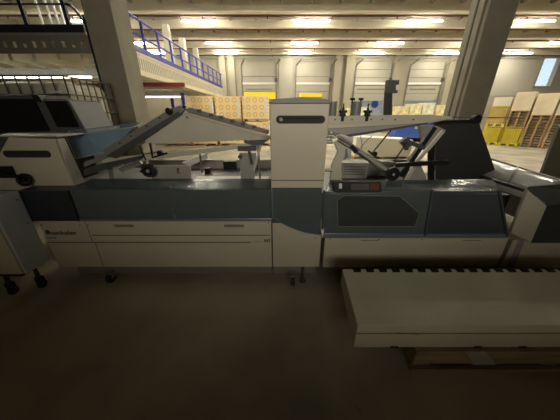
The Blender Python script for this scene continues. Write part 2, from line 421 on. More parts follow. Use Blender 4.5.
# ================= RIGHT PALLET ROW =================
A = Vector((12.0, 13.6, 0)); B = Vector((15.0, 10.1, 0)); dr = (B-A).normalized(); ang = math.atan2(dr.y, dr.x)
def rot(o): o.rotation_euler = (0, 0, ang)
def cage(label, z, hgt, m_, kind):
    t = thing('mesh_crate', label, 'crate', (0, 0, 0), 'yellow crates by the pallet row')
    W, D = .78, 1.0
    p = MB()
    for k in range(3): p.box((-W/2+(W-.12)*k/2, -D/2, 0), (-W/2+(W-.12)*k/2+.12, D/2, .1))
    p.box((-W/2, -D/2, .1), (W/2, D/2, .13)); p.build('pallet', m_, t)
    g = MB()
    for k in range(9): g.box((-W/2+(W-.02)*k/8, -D/2, .13), (-W/2+(W-.02)*k/8+.02, -D/2+.02, hgt)); g.box((-W/2, -D/2+(D-.02)*k/8, .13), (-W/2+.02, -D/2+(D-.02)*k/8+.02, hgt))
    for k in range(7): zz = .13+(hgt-.15)*k/6; g.box((-W/2, -D/2, zz), (W/2, -D/2+.02, zz+.02)); g.box((-W/2, -D/2, zz), (-W/2+.02, D/2, zz+.02)); g.box((-W/2, D/2-.02, zz), (W/2, D/2, zz+.02)); g.box((W/2-.02, -D/2, zz), (W/2, D/2, zz+.02))
    g.build('mesh', m_, t)
    MB().box((-W/2+.07, -D/2+.07, .14), (W/2-.07, D/2-.07, hgt-.08)).build('contents', YBOX if kind else KRAFT, t, bevel=.02)
    return t
def pstack(label, n):
    t = thing('pallet_stack', label, 'pallets', (0, 0, 0), 'wooden pallet stacks')
    return t
# one wooden pallet (each pallet is its own thing)
pal = thing('wooden_pallet', 'wooden pallet', 'pallet', (0, 0, 0), 'empty wooden pallets in the tall stacks')
m1 = MB()
for k in range(3): m1.box((-.37+.33*k, -.48, .0), (-.29+.33*k, .48, .02))
m1.build('bottom_board', PALW, pal)
for k in range(3): MB().box((-.37+.33*k, -.44, .0205), (-.29+.33*k, .44, .1)).build('bearer', PALW, pal)
m3 = MB()
for k in range(6): m3.box((-.37, -.48+.16*k, .1005), (.37, -.325+.16*k, .125))
MB().box((-.37, .4405, .02), (.37, .475, .1)).build('rear_light_stop', PALW, pal)  # added across the back to block light, so the pallet gaps stay dark
m3.build('top_board', PALW, pal)
step = .80
def spot(s): return A + dr*s
orient = ang
firstp = True
ords = ['lowest', 'second', 'third', 'fourth', 'fifth', 'sixth', 'seventh', 'eighth', 'ninth', 'tenth', 'eleventh', 'twelfth', 'thirteenth', 'topmost']
stacknames = ['stack next to the yellow crates', 'second stack from the yellow crates', 'third stack from the yellow crates', 'fourth stack from the yellow crates', 'rightmost stack']
for s in range(5):
    base = spot(2*step + s*step)
    for k in range(12):
        lab = 'empty wooden pallet in the %s, %s from the floor' % (stacknames[s], 'number one' if 0 else ords[k])
        lab = lab.replace('lowest from the floor', 'lowest of all').replace('eleventh from the floor', 'eleventh up').replace('twelfth from the floor', 'topmost of all')
        loc = (base.x+random.uniform(-.02, .02), base.y+random.uniform(-.02, .02), k*.1265)
        if firstp: pal.location = loc; pal.rotation_euler = (0, 0, orient); pal['label'] = lab; firstp = False
        else: dup(pal, loc, lab, orient)
    b = MB().box((-.36, -.48, 0), (.36, .48, .95)).build('tall_carton', PALEB, bevel=.02)
    b.location = (base.x, base.y, 12*.1265+.001); b.rotation_euler = (0, 0, orient)
    tag(b, 'pale carton standing on the %s of pallets' % stacknames[s], 'carton', 'pale cartons above the pallets')
for s, lb in ((0, 'bright yellow mesh crate on the floor at the left end of the pallet row'), (1, 'bright yellow mesh crate on the floor beside the first pallet stack')):
    t = cage(lb, 0, .95, YELLOW, 1); q = spot(s*step); t.location = q; t.rotation_euler = (0, 0, orient)
t = cage('yellowish crate stacked above the left bright yellow crate', 0, 1.0, YBOX, 0); q = spot(0); t.location = (q.x, q.y, .955); t.rotation_euler = (0, 0, orient)
b = MB().box((-.36, -.48, 0), (.36, .48, .42)).build('white_lidded_box', mat('pale_lid', (.80, .74, .60), .7)); q = spot(0); b.location = (q.x, q.y, 1.96); b.rotation_euler = (0, 0, orient)
tag(b, 'low cream box on top of the upper yellowish crate', 'box')
q = spot(step)
for k in range(6):
    lab = 'wooden pallet lying above the second yellow crate, %s' % ['lowest of six', 'second from below', 'third from below', 'fourth from below', 'fifth from below', 'topmost of six'][k]
    dup(pal, (q.x, q.y, .957+k*.1265), lab, orient)
b = MB().box((-.36, -.48, 0), (.36, .48, .85)).build('tall_carton', PALEB, bevel=.02); b.location = (q.x, q.y, .957+6*.1265+.001); b.rotation_euler = (0, 0, orient)
tag(b, 'pale carton on the short pallet pile above the second yellow crate', 'carton', 'pale cartons above the pallets')

# ================= DOCK GOODS =================
for k, (px0, px1) in enumerate(((358, 392), (400, 441))):
    a = U(px0, 101, Y=25); b = U(px1, 101, Y=25)
    t = thing('truck_trailer', 'white trailer box docked behind the %s open dock door' % ['left', 'right'][k], 'truck', ((a.x+b.x)/2, 27, 0), 'trailers at the docks')
    MB().box((a.x-.1, 24.5, .9), (b.x+.1, 30, 2.75)).build('box_body', WHITE, t, bevel=.03)
    for xx in (a.x+.2, b.x-.5): MB().tube((xx, 25.5, .45), (xx+.3, 25.5, .45), .45, 16).build('wheel', MATTE, t)
    MB().box((a.x, 24.7, .5), (b.x, 29.8, .9)).build('chassis', DGREY, t)
    if k == 0: MB().tube((U(375, 104, Y=24.45).x, 24.5, U(375, 104, Y=24.45).z), (U(375, 104, Y=24.45).x, 24.48, U(375, 104, Y=24.45).z), .34, 24).build('blue_disc', BLUEC, t)
for k, (px, top) in enumerate(((352, 108), (365, 107), (404, 106), (417, 104), (430, 103), (443, 105))):
    c = U(px, top, Y=19)
    tag(MB().box((c.x-.42, 19, 0), (c.x+.42, 19.9, c.z)).build('wrapped_goods', mat('goods%d' % (k % 3), [(.86, .76, .42), (.9, .85, .6), (.78, .68, .38)][k % 3], .7, var=.3, scale=4), bevel=.02), 'wrapped yellowish goods before the dock doors, %s from the left' % ['first', 'second', 'third', 'fourth', 'fifth', 'sixth'][k], 'goods', 'wrapped goods before the docks')
a = U(398, 119, Y=14.5); b = U(431, 138, Y=14.5)
t = thing('blue_container', 'blue container with a small green label behind the lifting arm', 'container', ((a.x+b.x)/2, 15, 0))
MB().box((a.x, 14.5, .22), (b.x, 15.4, a.z)).build('box_body', BLUEC, t, bevel=.03)
MB().box((a.x+.05, 14.46, a.z-.16), (b.x-.05, 14.5, a.z-.06)).build('rim', BLUEC, t)
MB().box((a.x+1.1, 14.47, a.z-.55), (a.x+1.5, 14.5, a.z-.3)).build('green_label', mat('green', (.35, .6, .3), .6), t)
for k in range(9): MB().box((a.x+.03+k*(b.x-a.x-.15)/8, 14.52, 0), (a.x+.12+k*(b.x-a.x-.15)/8, 15.38, .22)).build('foot', BLACK, t)
a = U(350, 140, Y=13); b = U(402, 140, Y=13)
t = thing('roller_track', 'low dark roller track on the floor left of the blue container', 'roller track', ((a.x+b.x)/2, 13.5, 0))
MB().box((a.x, 13.0, .12), (b.x, 13.06, .2)).build('side_rail', DGREY, t)
MB().box((a.x, 13.6, .12), (b.x, 13.66, .2)).build('side_rail', DGREY, t)
for k in range(16): xx = a.x+.1+k*(b.x-a.x-.2)/15; MB().tube((xx, 13.06, .16), (xx, 13.6, .16), .035, 8).build('roller', DGREY, t)
for k in range(6): xx = a.x+k*(b.x-a.x-.08)/5; MB().box((xx, 13.0, 0), (xx+.08, 13.66, .12)).build('foot', DGREY, t)

a = U(341, 133, Y=8.0); b = U(354, 133, Y=8.0)
tag(MB().box((a.x, 8.0, 0), (b.x, 8.6, a.z)).build('paper_stack', mat('bluish_paper', (.80, .84, .92), .6), bevel=.01), 'narrow bluish white paper stack seen just right of the tower under the rail arm', 'paper stack')
a = U(357, 137, Y=8.6); b = U(414, 137, Y=8.6)
t = thing('paper_stack', 'wide cream paper stack seen between the diagonal guide and the lifting linkage', 'paper stack', ((a.x+b.x)/2, 9.1, 0))
MB().hexa([(a.x, 8.6, .12), (b.x, 8.6, .12), (b.x, 9.6, .12), (a.x, 9.6, .12)], [(a.x, 8.6, a.z), (b.x, 8.6, a.z-.1), (b.x, 9.6, a.z-.1), (a.x, 9.6, a.z)]).build('sheets', mat('cream_paper', (.92, .87, .72), .6), t, bevel=.01)
for k in range(3): MB().box((a.x+(b.x-a.x-.12)*k/2, 8.62, 0), (a.x+(b.x-a.x-.12)*k/2+.12, 9.58, .12)).build('skid', PALW, t)

# ================= TANKS AND PRINTER (left background) =================
def ibc(label, xl, xr, y0, d, z0, top):
    t = thing('liquid_tank', label, 'tank', ((xl+xr)/2, y0+d/2, z0), 'caged liquid tanks')
    MB().box((xl+.05, y0+.05, z0+.15), (xr-.05, y0+d-.05, top-.05)).build('bottle', PLAST, t, bevel=.12)
    MB().box((xl, y0, z0), (xr, y0+d, z0+.14)).build('pallet', DGREY, t, bevel=.01)
    g = MB(); n = 7
    for k in range(n+1):
        xx = xl+(xr-xl)*k/n
        for yy in (y0, y0+d): g.tube((xx, yy, z0+.12), (xx, yy, top), .011, 6)
    for k in range(n+1):
        yy = y0+d*k/n
        for xx in (xl, xr): g.tube((xx, yy, z0+.12), (xx, yy, top), .011, 6)
    for k in range(5):
        zz = z0+.15+(top-z0-.15)*k/4
        for yy in (y0, y0+d): g.tube((xl, yy, zz), (xr, yy, zz), .011, 6)
        for xx in (xl, xr): g.tube((xx, y0, zz), (xx, y0+d, zz), .011, 6)
    g.build('cage', CAGE, t)
    return t
yI = 3.85
e = U(66, 85, Y=yI).x; topz = U(60, 76, Y=yI).z
mid = e-1.25
tk = ibc('caged pale liquid tank, upper one of the pair near the left column', mid, e, yI, 1.0, topz-1.12, topz)
MB().box((U(50, 89, Y=yI).x, yI-.02, U(50, 93, Y=yI).z), (U(62, 91, Y=yI).x, yI-.012, U(79, 91, Y=yI).z)).build('label_plate', WHITE, tk)
ibc('caged pale liquid tank, upper one at the far left edge', mid-1.3, mid-.05, yI, 1.0, topz-1.12, topz)
ibc('caged pale liquid tank on the floor beneath the tank with the white plate', mid, e, yI, 1.0, 0, topz-1.14)
ibc('caged pale liquid tank on the floor at the far left edge', mid-1.3, mid-.05, yI, 1.0, 0, topz-1.14)

yp = 2.75
t = thing('print_unit', 'dark hooded machine with two black glass panels behind the left hood', 'machine', (U(40, 130, Y=yp).x, yp+.3, 0))
MB().prism(poly([(-60, 96), (32, 94), (38, 98), (64, 99), (69, 101), (88, 134), (105, 200), (-60, 200)], yp), (0, .48, 0)).build('body', mat('unit_grey', (.075, .075, .08), .5, var=.05), t, bevel=.01)
MB().prism(poly([(-60, 98), (33, 99), (49, 131), (-60, 134)], yp-.02), (0, .04, 0)).build('glass_panel', mat('black_glass', (.006, .006, .007), .5, spec=.2), t)
MB().prism(poly([(44, 101), (66, 101), (78, 127), (57, 127)], yp-.02), (0, .04, 0)).build('glass_panel', MATS['black_glass'], t)
MB().prism(poly([(30, 93.5), (38, 95), (42, 101), (35, 102)], yp-.04), (0, .06, 0)).build('corner_cap', BLACK, t)
MB().prism(poly([(44, 99.7), (64, 100), (64, 100.7), (44, 100.4)], yp-.01), (0, .02, 0)).build('trim_line', MGREY, t)
lg = MB(); 
for px in (-40, 88):
    c = U(px, 200, Y=yp+.1); lg.box((c.x-.05, yp+.05, 0), (c.x+.05, yp+.6, c.z+.02))
lg.build('base_frame', DGREY, t)

# ================= LEFT HOOD =================
yh = 2.05
t = thing('beige_hood', 'beige left hood with black slot handle and black hand knob', 'machine hood', (U(40, 190, Y=yh).x, yh+.3, .95))
FR = poly([(-10, 170), (8, 137), (54, 139), (69, 195), (-6, 195)], yh)
top_back = .65
zt = FR[1].z; xl, xr = FR[1].x, FR[2].x
zbm = .935; FR[4].z = .935; xr2 = FR[2].x
body = MB().prism([FR[0], FR[1], FR[2], Vector((FR[2].x+.02, yh, zbm)), FR[4]], (0, .10, 0))
body.build('hood_body', BEIGE, t, bevel=.008)
# chamfered right side
c0, c1 = FR[2], Vector((FR[2].x+.02, yh, zbm))
e_ = Vector((.004, 0, 0))
MB().hexa([c1+e_, c1+Vector((.012, 0, 0)), c1+Vector((.012, .13, 0)), c1+Vector((.004, .13, 0))],
          [c0+Vector((.022, 0, 0)), c0+Vector((.03, 0, 0)), c0+Vector((.03, .07, 0)), c0+Vector((.022, .07, 0))]).build('side_panel', CREAM, t)
l0 = U(5, 132, Y=yh+.02); 
MB().hexa([(xl-.1, yh-.005, zt), (xr+.04, yh-.005, zt), (xr+.04, yh+.29, zt), (xl-.3, yh+.29, zt)], [(xl-.08, yh-.005, zt+.012), (xr+.03, yh-.005, zt+.012), (xr+.038, yh+.29, zt+.012), (xl-.3, yh+.29, zt+.012)]).build('top_plate', MGREY, t)
def slot(x0, x1, y0, y1, Y, parent, name='slot_handle'):
    a, b = U(x0, (y0+y1)/2, Y=Y), U(x1, (y0+y1)/2, Y=Y); r = (U(x0, y0, Y=Y).z-U(x0, y1, Y=Y).z)/2; z = (a.z+b.z)/2
    pts = []
    for k in range(9): th = math.pi/2+math.pi*k/8; pts.append(Vector((a.x+r+r*math.cos(th), Y-.006, z+r*math.sin(th))))
    for k in range(9): th = -math.pi/2+math.pi*k/8; pts.append(Vector((b.x-r+r*math.cos(th), Y-.006, z+r*math.sin(th))))
    o = MB().prism(pts, (0, .02, 0)).build(name, MATTE, parent)
    g = MB(); zz = z+r*.35
    g.tube((a.x+r*1.4, Y-.012, zz), (b.x-r*1.4, Y-.012, zz), r*.16, 8); g.build('grip_bar', MATTE, o)
    return o
slot(4, 51, 150.5, 157.5, yh, t)
k = U(24, 180, Y=yh-.05)
kn = MB().torus(k, (.25, -1, .25), .045, .014, 20, 8).tube(k+Vector((0, .02, 0)), k+Vector((0, -.015, 0)), .022).build('hand_knob', BLACK, t, smooth=True)
kb = MB().bar(U(0, 172, Y=yh-.04), U(22, 178, Y=yh-.04), .022); kb.box(tuple(U(-3, 178, Y=yh-.04)), tuple(U(12, 166, Y=yh-.01))); kb.build('knob_arm', BLACK, t)
for px, py in ((14, 163), (54, 163)): pass

# clear cover behind hood
yc = 2.35
t = thing('clear_cover', 'clear bluish acrylic cover sloping beside the beige hood', 'cover', (U(100, 150, Y=yc).x, yc+.2, 1.0))
pts = [U(66, 134, Y=yc), U(104, 152, Y=yc), U(75, 158, Y=yc)]
FT = poly([(66, 136), (134, 127), (114, 148), (104, 152), (76, 159)], yc)
MB().prism(FT, (0, .006, 0)).build('front_sheet', CLEAR, t)
a, b = U(66, 136, Y=yc), U(134, 127, Y=yc); c_, d_ = U(141, 123, Y=yc+.2), U(70, 131, Y=yc+.2)
MB().hexa([a, b, c_, d_], [a+Vector((0, 0, .006)), b+Vector((0, 0, .006)), c_+Vector((0, 0, .006)), d_+Vector((0, 0, .006))]).build('top_sheet', CLEAR, t)
im = MB(); im.bar(U(88, 140, Y=yc+.12), U(92, 152, Y=yc+.12), .06); im.bar(U(70, 152, Y=yc+.1), U(104, 147, Y=yc+.1), .05, .03); im.build('inner_block', MATTE, t)
MB().bar(U(80, 155, Y=yc+.05), U(108, 146, Y=yc+.05), .03, .012).build('inner_bar', WHITE, t)
fr = MB()
for p, q in ((FT[0], FT[4]), (FT[4], FT[3]), (FT[0], FT[1]), (FT[1], c_), (c_, d_), (d_, a)): fr.bar(p, q, .009)
fr.build('edge_frame', MGREY, t)
bo = MB()
for px, py in ((70, 139), (74, 150), (90, 142)): 
    c = U(px, py, Y=yc); bo.tube(c, c+Vector((0, -.008, 0)), .006, 8)
bo.build('bolt', DSTEEL, t)

# ================= LEFT MODULE =================
YM = 1.9
def zf(y, Y=YM): return U(280, y, Y=Y).z
def xf(x, y, Y=YM): return U(x, y, Y=Y).x
zb, zt = zf(267), zf(221)
xL = -2.215; xT = xf(272, 240)
m = thing('infeed_module', 'long beige machine base with smoked guard left of the tower', 'machine module', ((xL+xT)/2, 2.3, 0))
MB().box((xL, YM, zb), (xT-.004, 2.75, zt)).build('front_panel', BEIGE, m, bevel=.006)
sm = MB()
z1 = zf(235.2); z2 = zf(242.3)
xs = xf(90, 235)
sm.box((xs+.02, YM-.002, z1-.004), (xf(270, 235), YM+.01, z1+.004))
sm.box((xL, YM-.002, z2-.0045), (xf(251, 242), YM+.01, z2+.0045))
sm.box((xs-.002, YM-.0015, z2), (xs+.002, YM+.01, zt)); sm.box((xs+.02, YM-.0015, zb), (xs+.024, YM+.01, z2))
sm.build('panel_seam', SEAM, m)
sc = MB()
for px, py in ((41, 225), (80, 225), (88, 225), (268.5, 223), (42, 225)):
    c = U(px, py, Y=YM); sc.tube(c, c+Vector((0, -.003, 0)), .006, 10)
sc.build('screw', DGREY, m)
for px in (114, 224):
    a = U(px, 224.5, Y=YM); b = U(px+20, 227, Y=YM)
    MB().box((a.x, YM-.001, b.z), (b.x, YM+.01, a.z)).build('grip_recess', PLINTH, m)
    MB().box((a.x, YM-.004, b.z-.008), (b.x, YM+.01, b.z)).build('grip_lip', CREAM, m)
MB().box((xf(74, 268), YM+.03, zf(273.3, 1.93)), (xT-.01, 2.7, zb)).build('plinth', PLINTH, m)
# interior deck and back wall
MB().box((xL+.02, 2.14, .80), (xT-.02, 3.05, .93)).build('work_deck', GREYP, m)
MB().box((xL+.02, 2.3, zt), (xT-.02, 2.36, .80)).build('inner_wall', DGREY, m)
MB().box((xf(150, 170, 3.0), 3.0, .93), (xT-.02, 3.05, zf(160, 3.0))).build('rear_rail', MGREY, m, bevel=.006)
# guard
ztg = zf(190)
gx0 = xf(75, 205); gx1 = xf(271.5, 200)
def guard(x0, x1, zb_, zt_, back, parent, bl=0.0, br=0.0):
    g = MB(); th = .006
    g.box((x0, YM-.004, zb_), (x1, YM-.004+th, zt_))
    g.hexa([(x0, YM-.004, zt_), (x1, YM-.004, zt_), (x1-br, YM+back, zt_+.035), (x0+bl, YM+back, zt_+.035)],
           [(x0, YM-.004, zt_+th), (x1, YM-.004, zt_+th), (x1-br, YM+back, zt_+.035+th), (x0+bl, YM+back, zt_+.035+th)])
    return g.build('guard', ACR, parent)
guard(gx0, gx1, zt+.002, ztg, .22, m, bl=.04)
MB().box((gx0, YM-.012, zt), (gx1, YM-.004, zt+.022)).build('guard_rail', mat('rail_blue', (.13, .17, .21), .3), m, bevel=.003)
MB().tube((gx0, YM-.012, zt+.03), (gx1, YM-.012, zt+.03), .0035, 8).build('guard_rod', DSTEEL, m)
MB().bar(U(171, 186, Y=YM+.02), U(175, 218, Y=YM), .012).build('guard_strut', GREYP, m)
# left end piece
g = MB(); e0 = xL-.05; e1 = gx0-.01
g.box((e0, YM-.006, zt+.002), (e1, YM, zf(191)))
g.build('end_guard', acrylic('dark_guard', (.035, .045, .052), (.3, .35, .4), .7, .15), m)
MB().box((e0, YM-.003, zf(192)), (e1, YM+.25, zf(190.5))).build('end_guard_top', DGREY, m)
MB().box((e1-.002, YM-.012, zt), (e1+.012, YM-.002, ztg)).build('guard_joint', BLACK, m)
sc = MB()
for (p, q) in (((57, 199), (63, 197)), ((44, 209.5), (47, 208)), ((42, 220), (48, 217))):
    sc.tube(U(*p, Y=YM+.02), U(*q, Y=YM+.02), .005, 8)
sc.build('chrome_pin', STEEL, m)
text('hunkeler', .060, U(49.5, 234.6, Y=YM-.001), MATTE, 'brand_lettering', m, .0008, 1.22)
MB().prism(poly([(45, 230), (48.4, 230), (48.9, 234.6), (46.4, 234.6)], YM-.001), (0, .003, 0)).build('brand_mark', DGREY, m)
text('systeme', .03, U(46.5, 238.6, Y=YM-.001), GREYP, 'small_lettering', m)
text('System', .026, U(254, 242.2, Y=YM-.001), MGREY, 'small_lettering', m)
text('RE7', .040, U(264, 242, Y=YM-.001), MATTE, 'model_lettering', m, .0012)
def caster(parent, c, r=.055):
    x, y = c
    o = MB().tube((x-.018, y, r), (x+.018, y, r), r, 20).build('caster_wheel', MATTE, parent, bevel=.004)
    MB().tube((x-.022, y, r), (x+.022, y, r), r*.35, 12).build('wheel_hub', STEEL, o)
    b = MB(); b.box((x-.032, y-.02, r), (x-.024, y+.04, 2*r+.012)); b.box((x+.024, y-.02, r), (x+.032, y+.04, 2*r+.012)); b.box((x-.04, y-.035, 2*r+.004), (x+.04, y+.08, 2*r+.014))
    b.tube((x, y+.02, 2*r), (x, y+.02, zf(273.3, 1.93)+.02), .016, 10); b.build('caster_fork', STEEL, parent)
for px in (107, 294):
    c = U(px, 287, Z=0)
    if px == 107: caster(m, (c.x, 1.90))
    caster(m, (c.x if px == 107 else xT-.1, 2.6))

# ================= TOWER =================
YT = 1.86
tx0, tx1 = xf(270, 130, YT), xf(327.5, 130, YT)
m = thing('tower_cabinet', 'tall beige central tower with black slot handle and curved smoked guard', 'machine tower', ((tx0+tx1)/2, 2.2, 0))
tx0, tx1 = xf(270.5, 150, YT), xf(326.5, 150, YT)
MB().box((tx0, YT, .69), (tx1, 2.45, zf(103, YT))).build('tower_body', BEIGE, m, bevel=.008)
# dark domed lid
L = []
zl0, zl1 = zf(103.5, YT-.01), zf(99.2, YT-.01)
pts = [Vector((tx0-.008, YT-.012, zl0)), Vector((tx1+.008, YT-.012, zl0)), Vector((tx1+.008, YT-.012, zl1-.02)), Vector((tx1-.03, YT-.012, zl1)), Vector(((tx0+tx1)/2, YT-.012, zl1+.014)), Vector((tx0+.03, YT-.012, zl1)), Vector((tx0-.008, YT-.012, zl1-.02))]
MB().prism(pts, (0, .6, 0)).build('lid', GREYP, m, bevel=.004)
MB().box((tx0, YT-.002, zf(180, YT)), (tx1, YT+.01, zf(180.8, YT))).build('panel_seam', SEAM, m)
slot(276, 325, 115.5, 123.5, YT, m)
k = U(320, 119.5, Y=YT-.015); 
k2 = U(281, 119.5, Y=YT-.015)
MB().tube(k2, k2+Vector((0, -.006, 0)), .013, 16).build('lock_disc', MGREY, m)
bx0, bx1 = xf(272.5, 240), xf(320.5, 250)
MB().box((bx0, YM, zf(267)), (bx1, 2.75, .70)).build('lower_body', BEIGE, m, bevel=.006)
MB().box((bx0+.01, YM+.03, zf(273, 1.93)), (bx1-.03, 2.7, zf(267))).build('plinth', PLINTH, m)
# curved guard
ar = [(272.5, 188), (322, 188), (320.5, 234)] 
n = 10
for k in range(1, n): 
    t_ = k/n; ar.append((320.5-48*t_, 234-17*(t_**1.8)))
ar.append((272.5, 217))
G = MB().prism(poly(ar, YT-.02), (0, .01, 0)).build('curved_guard', ACR, m)
ed = MB(); pts = poly(ar[2:], YT-.024)
for p, q in zip(pts, pts[1:]): ed.bar(p, q, .012)
ed.bar(U(272.5, 188, Y=YT-.024), U(272.5, 217, Y=YT-.024), .012)
ed.build('guard_edge', mat('edge_blue', (.10, .14, .18), .3), m)
sb = MB().box((tx0+.004, YT-.018, .70), (tx1-.004, YT, .98)).build('guard_backing', DGREY, m)
c = U(315.5, 238, Y=YM); MB().tube(c, c+Vector((0, -.003, 0)), .006, 10).build('screw', DGREY, m)
caster(m, (U(293, 287, Z=0).x, 1.86)); caster(m, (bx1-.1, 2.6))
MB().tube((U(303, 285, Z=0).x, 1.9, 0), (U(303, 285, Z=0).x, 1.9, .17), .012).tube((U(303, 285, Z=0).x, 1.9, 0), (U(303, 285, Z=0).x, 1.9, .012), .03).build('levelling_foot', DSTEEL, m)
# side fittings on tower right
for py in (136, 142, 170): 
    c = U(329, py, Y=2.0); MB().tube((tx1-.01, 2.0, c.z), (c.x+.03, 2.0, c.z), .015).build('side_fitting', DSTEEL, m)
c = U(269.5, 165, Y=1.98)

# ================= RIGHT MODULE =================
rx0 = xf(324, 250); zr0, zr1 = zf(267.5), zf(237.5)
rx1 = xf(504, 250)
m = thing('delivery_module', 'long beige machine base with smoked guards and control panel right of tower', 'machine module', ((rx0+rx1)/2, 2.3, 0))
MB().box((rx0, YM, zr0), (rx1, 2.75, zr1)).build('front_panel', BEIGE, m, bevel=.006)
MB().box((rx0+.05, YM+.05, zr0-.05), (rx1-.03, 2.7, zr0)).build('plinth', PLINTH, m)
for lx in (rx0+.12, rx1-.15):
    for ly in (2.15, 2.6): MB().tube((lx, ly, 0), (lx, ly, zr0-.05), .02).tube((lx, ly, 0), (lx, ly, .015), .045).build('levelling_foot', DGREY, m)
for px in (361, 463):
    a = U(px, 240, Y=YM); MB().box((a.x, YM-.002, a.z-.008), (a.x+.17, YM+.01, a.z)).build('grip_recess', PLINTH, m)
sc = MB()
for px, py in ((330, 239), (379, 239.5), (422, 239.5), (514, 239.5)): 
    c = U(px, py, Y=YM); sc.tube(c, c+Vector((0, -.003, 0)), .006, 10)
sc.build('screw', DGREY, m)
MB().box((rx0+.02, 2.14, .62), (rx1+.1, 3.05, .86)).build('work_deck', DGREY, m)
MB().box((rx0, 2.3, zr1), (rx1, 2.36, .62)).build('inner_wall', DGREY, m)
MB().prism(poly([(324, 192), (432, 192), (424, 237), (322.5, 237)], YM-.006), (0, .006, 0)).build('guard', ACR, m)
MB().prism(poly([(433, 192), (499, 190), (507, 237), (425, 237)], YM-.006), (0, .006, 0)).build('guard', acrylic('dark_guard2', (.085, .10, .11), (.45, .5, .55), .6, .15), m)
a, b = U(326, 192, Y=YM-.004), U(499, 191, Y=YM-.004); c_, d_ = U(494, 180, Y=YM+.2), U(330, 181, Y=YM+.2)
a.z = b.z = (a.z+b.z)/2; c_.z = d_.z = (c_.z+d_.z)/2
MB().hexa([a, b, c_, d_], [p+Vector((0, 0, .006)) for p in (a, b, c_, d_)]).build('guard_top', ACR, m)
MB().tube(a, b, .004, 8).build('guard_rod', DSTEEL, m)
WP = [(337, 200), (345, 195.5), (400, 196), (419, 213), (415, 226.5), (338, 226.5)]
MB().prism(poly(WP, YM-.009), (0, .003, 0)).build('guard_window', ACRW, m)
we = MB(); pp = poly(WP, YM-.011)
for p, q in zip(pp, pp[1:]+pp[:1]): we.bar(p, q, .006)
we.build('window_edge', GREYP, m)
gr = MB(); gr.box((xf(323, 236), YM-.014, zr1), (xf(507, 236), YM-.004, zf(233.5))); gr.build('guard_rail', MATS['rail_blue'], m, bevel=.003)
MB().tube((xf(324, 232), YM-.012, zf(232.7)), (xf(505, 232), YM-.012, zf(232.7)), .003, 8).build('guard_bead', DSTEEL, m)
for (q0, q1) in ((432.5, 424.5), (324, 322), (499, 507)): MB().bar(U(q0, 190, Y=YM-.01), U(q1, 236, Y=YM-.01), .018).build('guard_post', mat('post_dark', (.05, .065, .075), .35), m)
# control panel
pc = MB().prism(poly([(333, 181.5), (381, 182.5), (382, 192.5), (334, 192.5)], YM-.03), (0, .04, 0))  .build('control_panel', MATTE, m, bevel=.004)
MB().prism(poly([(351, 184), (369, 184), (369, 190), (351, 190)], YM-.033), (0, .004, 0)).build('display', mat('disp', (.10, .09, .085), .3), pc)
MB().prism(poly([(370, 184), (379, 184), (379, 190), (370, 190)], YM-.033), (0, .004, 0)).build('key_pad', SCREEN, pc)
MB().prism(poly([(339, 183.5), (342, 183.5), (342, 188.5), (339, 188.5)], YM-.033), (0, .004, 0)).build('key', WHITE, pc)
# sloped interior rails behind right guard
ir = MB(); ir.bar(U(432, 192, Y=2.0), U(500, 232, Y=2.0), .05, .02); ir.bar(U(445, 190, Y=2.05), U(480, 208, Y=2.05), .03)
ir.build('inner_rail', MGREY, m)
# pale clip in the gap
tag(MB().prism(poly([(320.8, 230), (324.2, 230), (322.5, 238)], YT-.06), (0, .025, 0)).build('white_clip', WHITE), 'small white wedge in the gap between tower and delivery module', 'clip')

# ================= NEXT MODULE (right) =================
nx0 = xf(509, 250); nx1 = 3.6
m = thing('stacker_module', 'beige machine end module with dark cover at the right picture edge', 'machine module', ((nx0+nx1)/2, 2.3, 0))
m['label'] = 'beige end module with dark cover standing right of the delivery module'
MB().box((nx0, YM, zf(268)), (nx1, 2.75, zf(240))).build('front_panel', BEIGE, m, bevel=.006)
MB().box((nx0+.05, YM+.05, .05), (nx1-.05, 2.7, zf(268))).build('plinth', PLINTH, m)
MB().box((nx0+.02, YM+.04, 0), (nx1-.02, 2.5, .05)).build('base', DGREY, m)
# wedge side panel
W_ = poly([(528, 190), (547, 206), (531, 243), (511, 233)], YM-.015)
MB().prism(W_, (0, .03, 0)).build('wedge_panel', CREAM, m, bevel=.004)
MB().prism(poly([(547, 206), (580, 196), (640, 196), (640, 243), (531, 243)], YM-.01), (0, .03, 0)).build('cover_front', acrylic('navy_cover', (.02, .028, .034), (.2, .25, .3), .85, .2), m)
a = U(528, 190, Y=YM-.01); b = U(547, 206, Y=YM-.01); c_ = U(640, 196, Y=YM-.01)
p0, p1, p2, p3 = U(527, 189, Y=YM-.02), U(548, 205, Y=YM-.02), U(640, 196, Y=YM-.02), U(640, 180, Y=YM+.1)
MB().hexa([p0, p1, p2, p3], [p+Vector((0, 0, .02)) for p in (p0, p1, p2, p3)]).build('cover_rim', DGREY, m)
# side strip under wedge
MB().prism(poly([(519, 240), (525, 240), (514, 268), (507, 268)], YM-.004), (0, .01, 0)).build('corner_strip', MGREY, m)
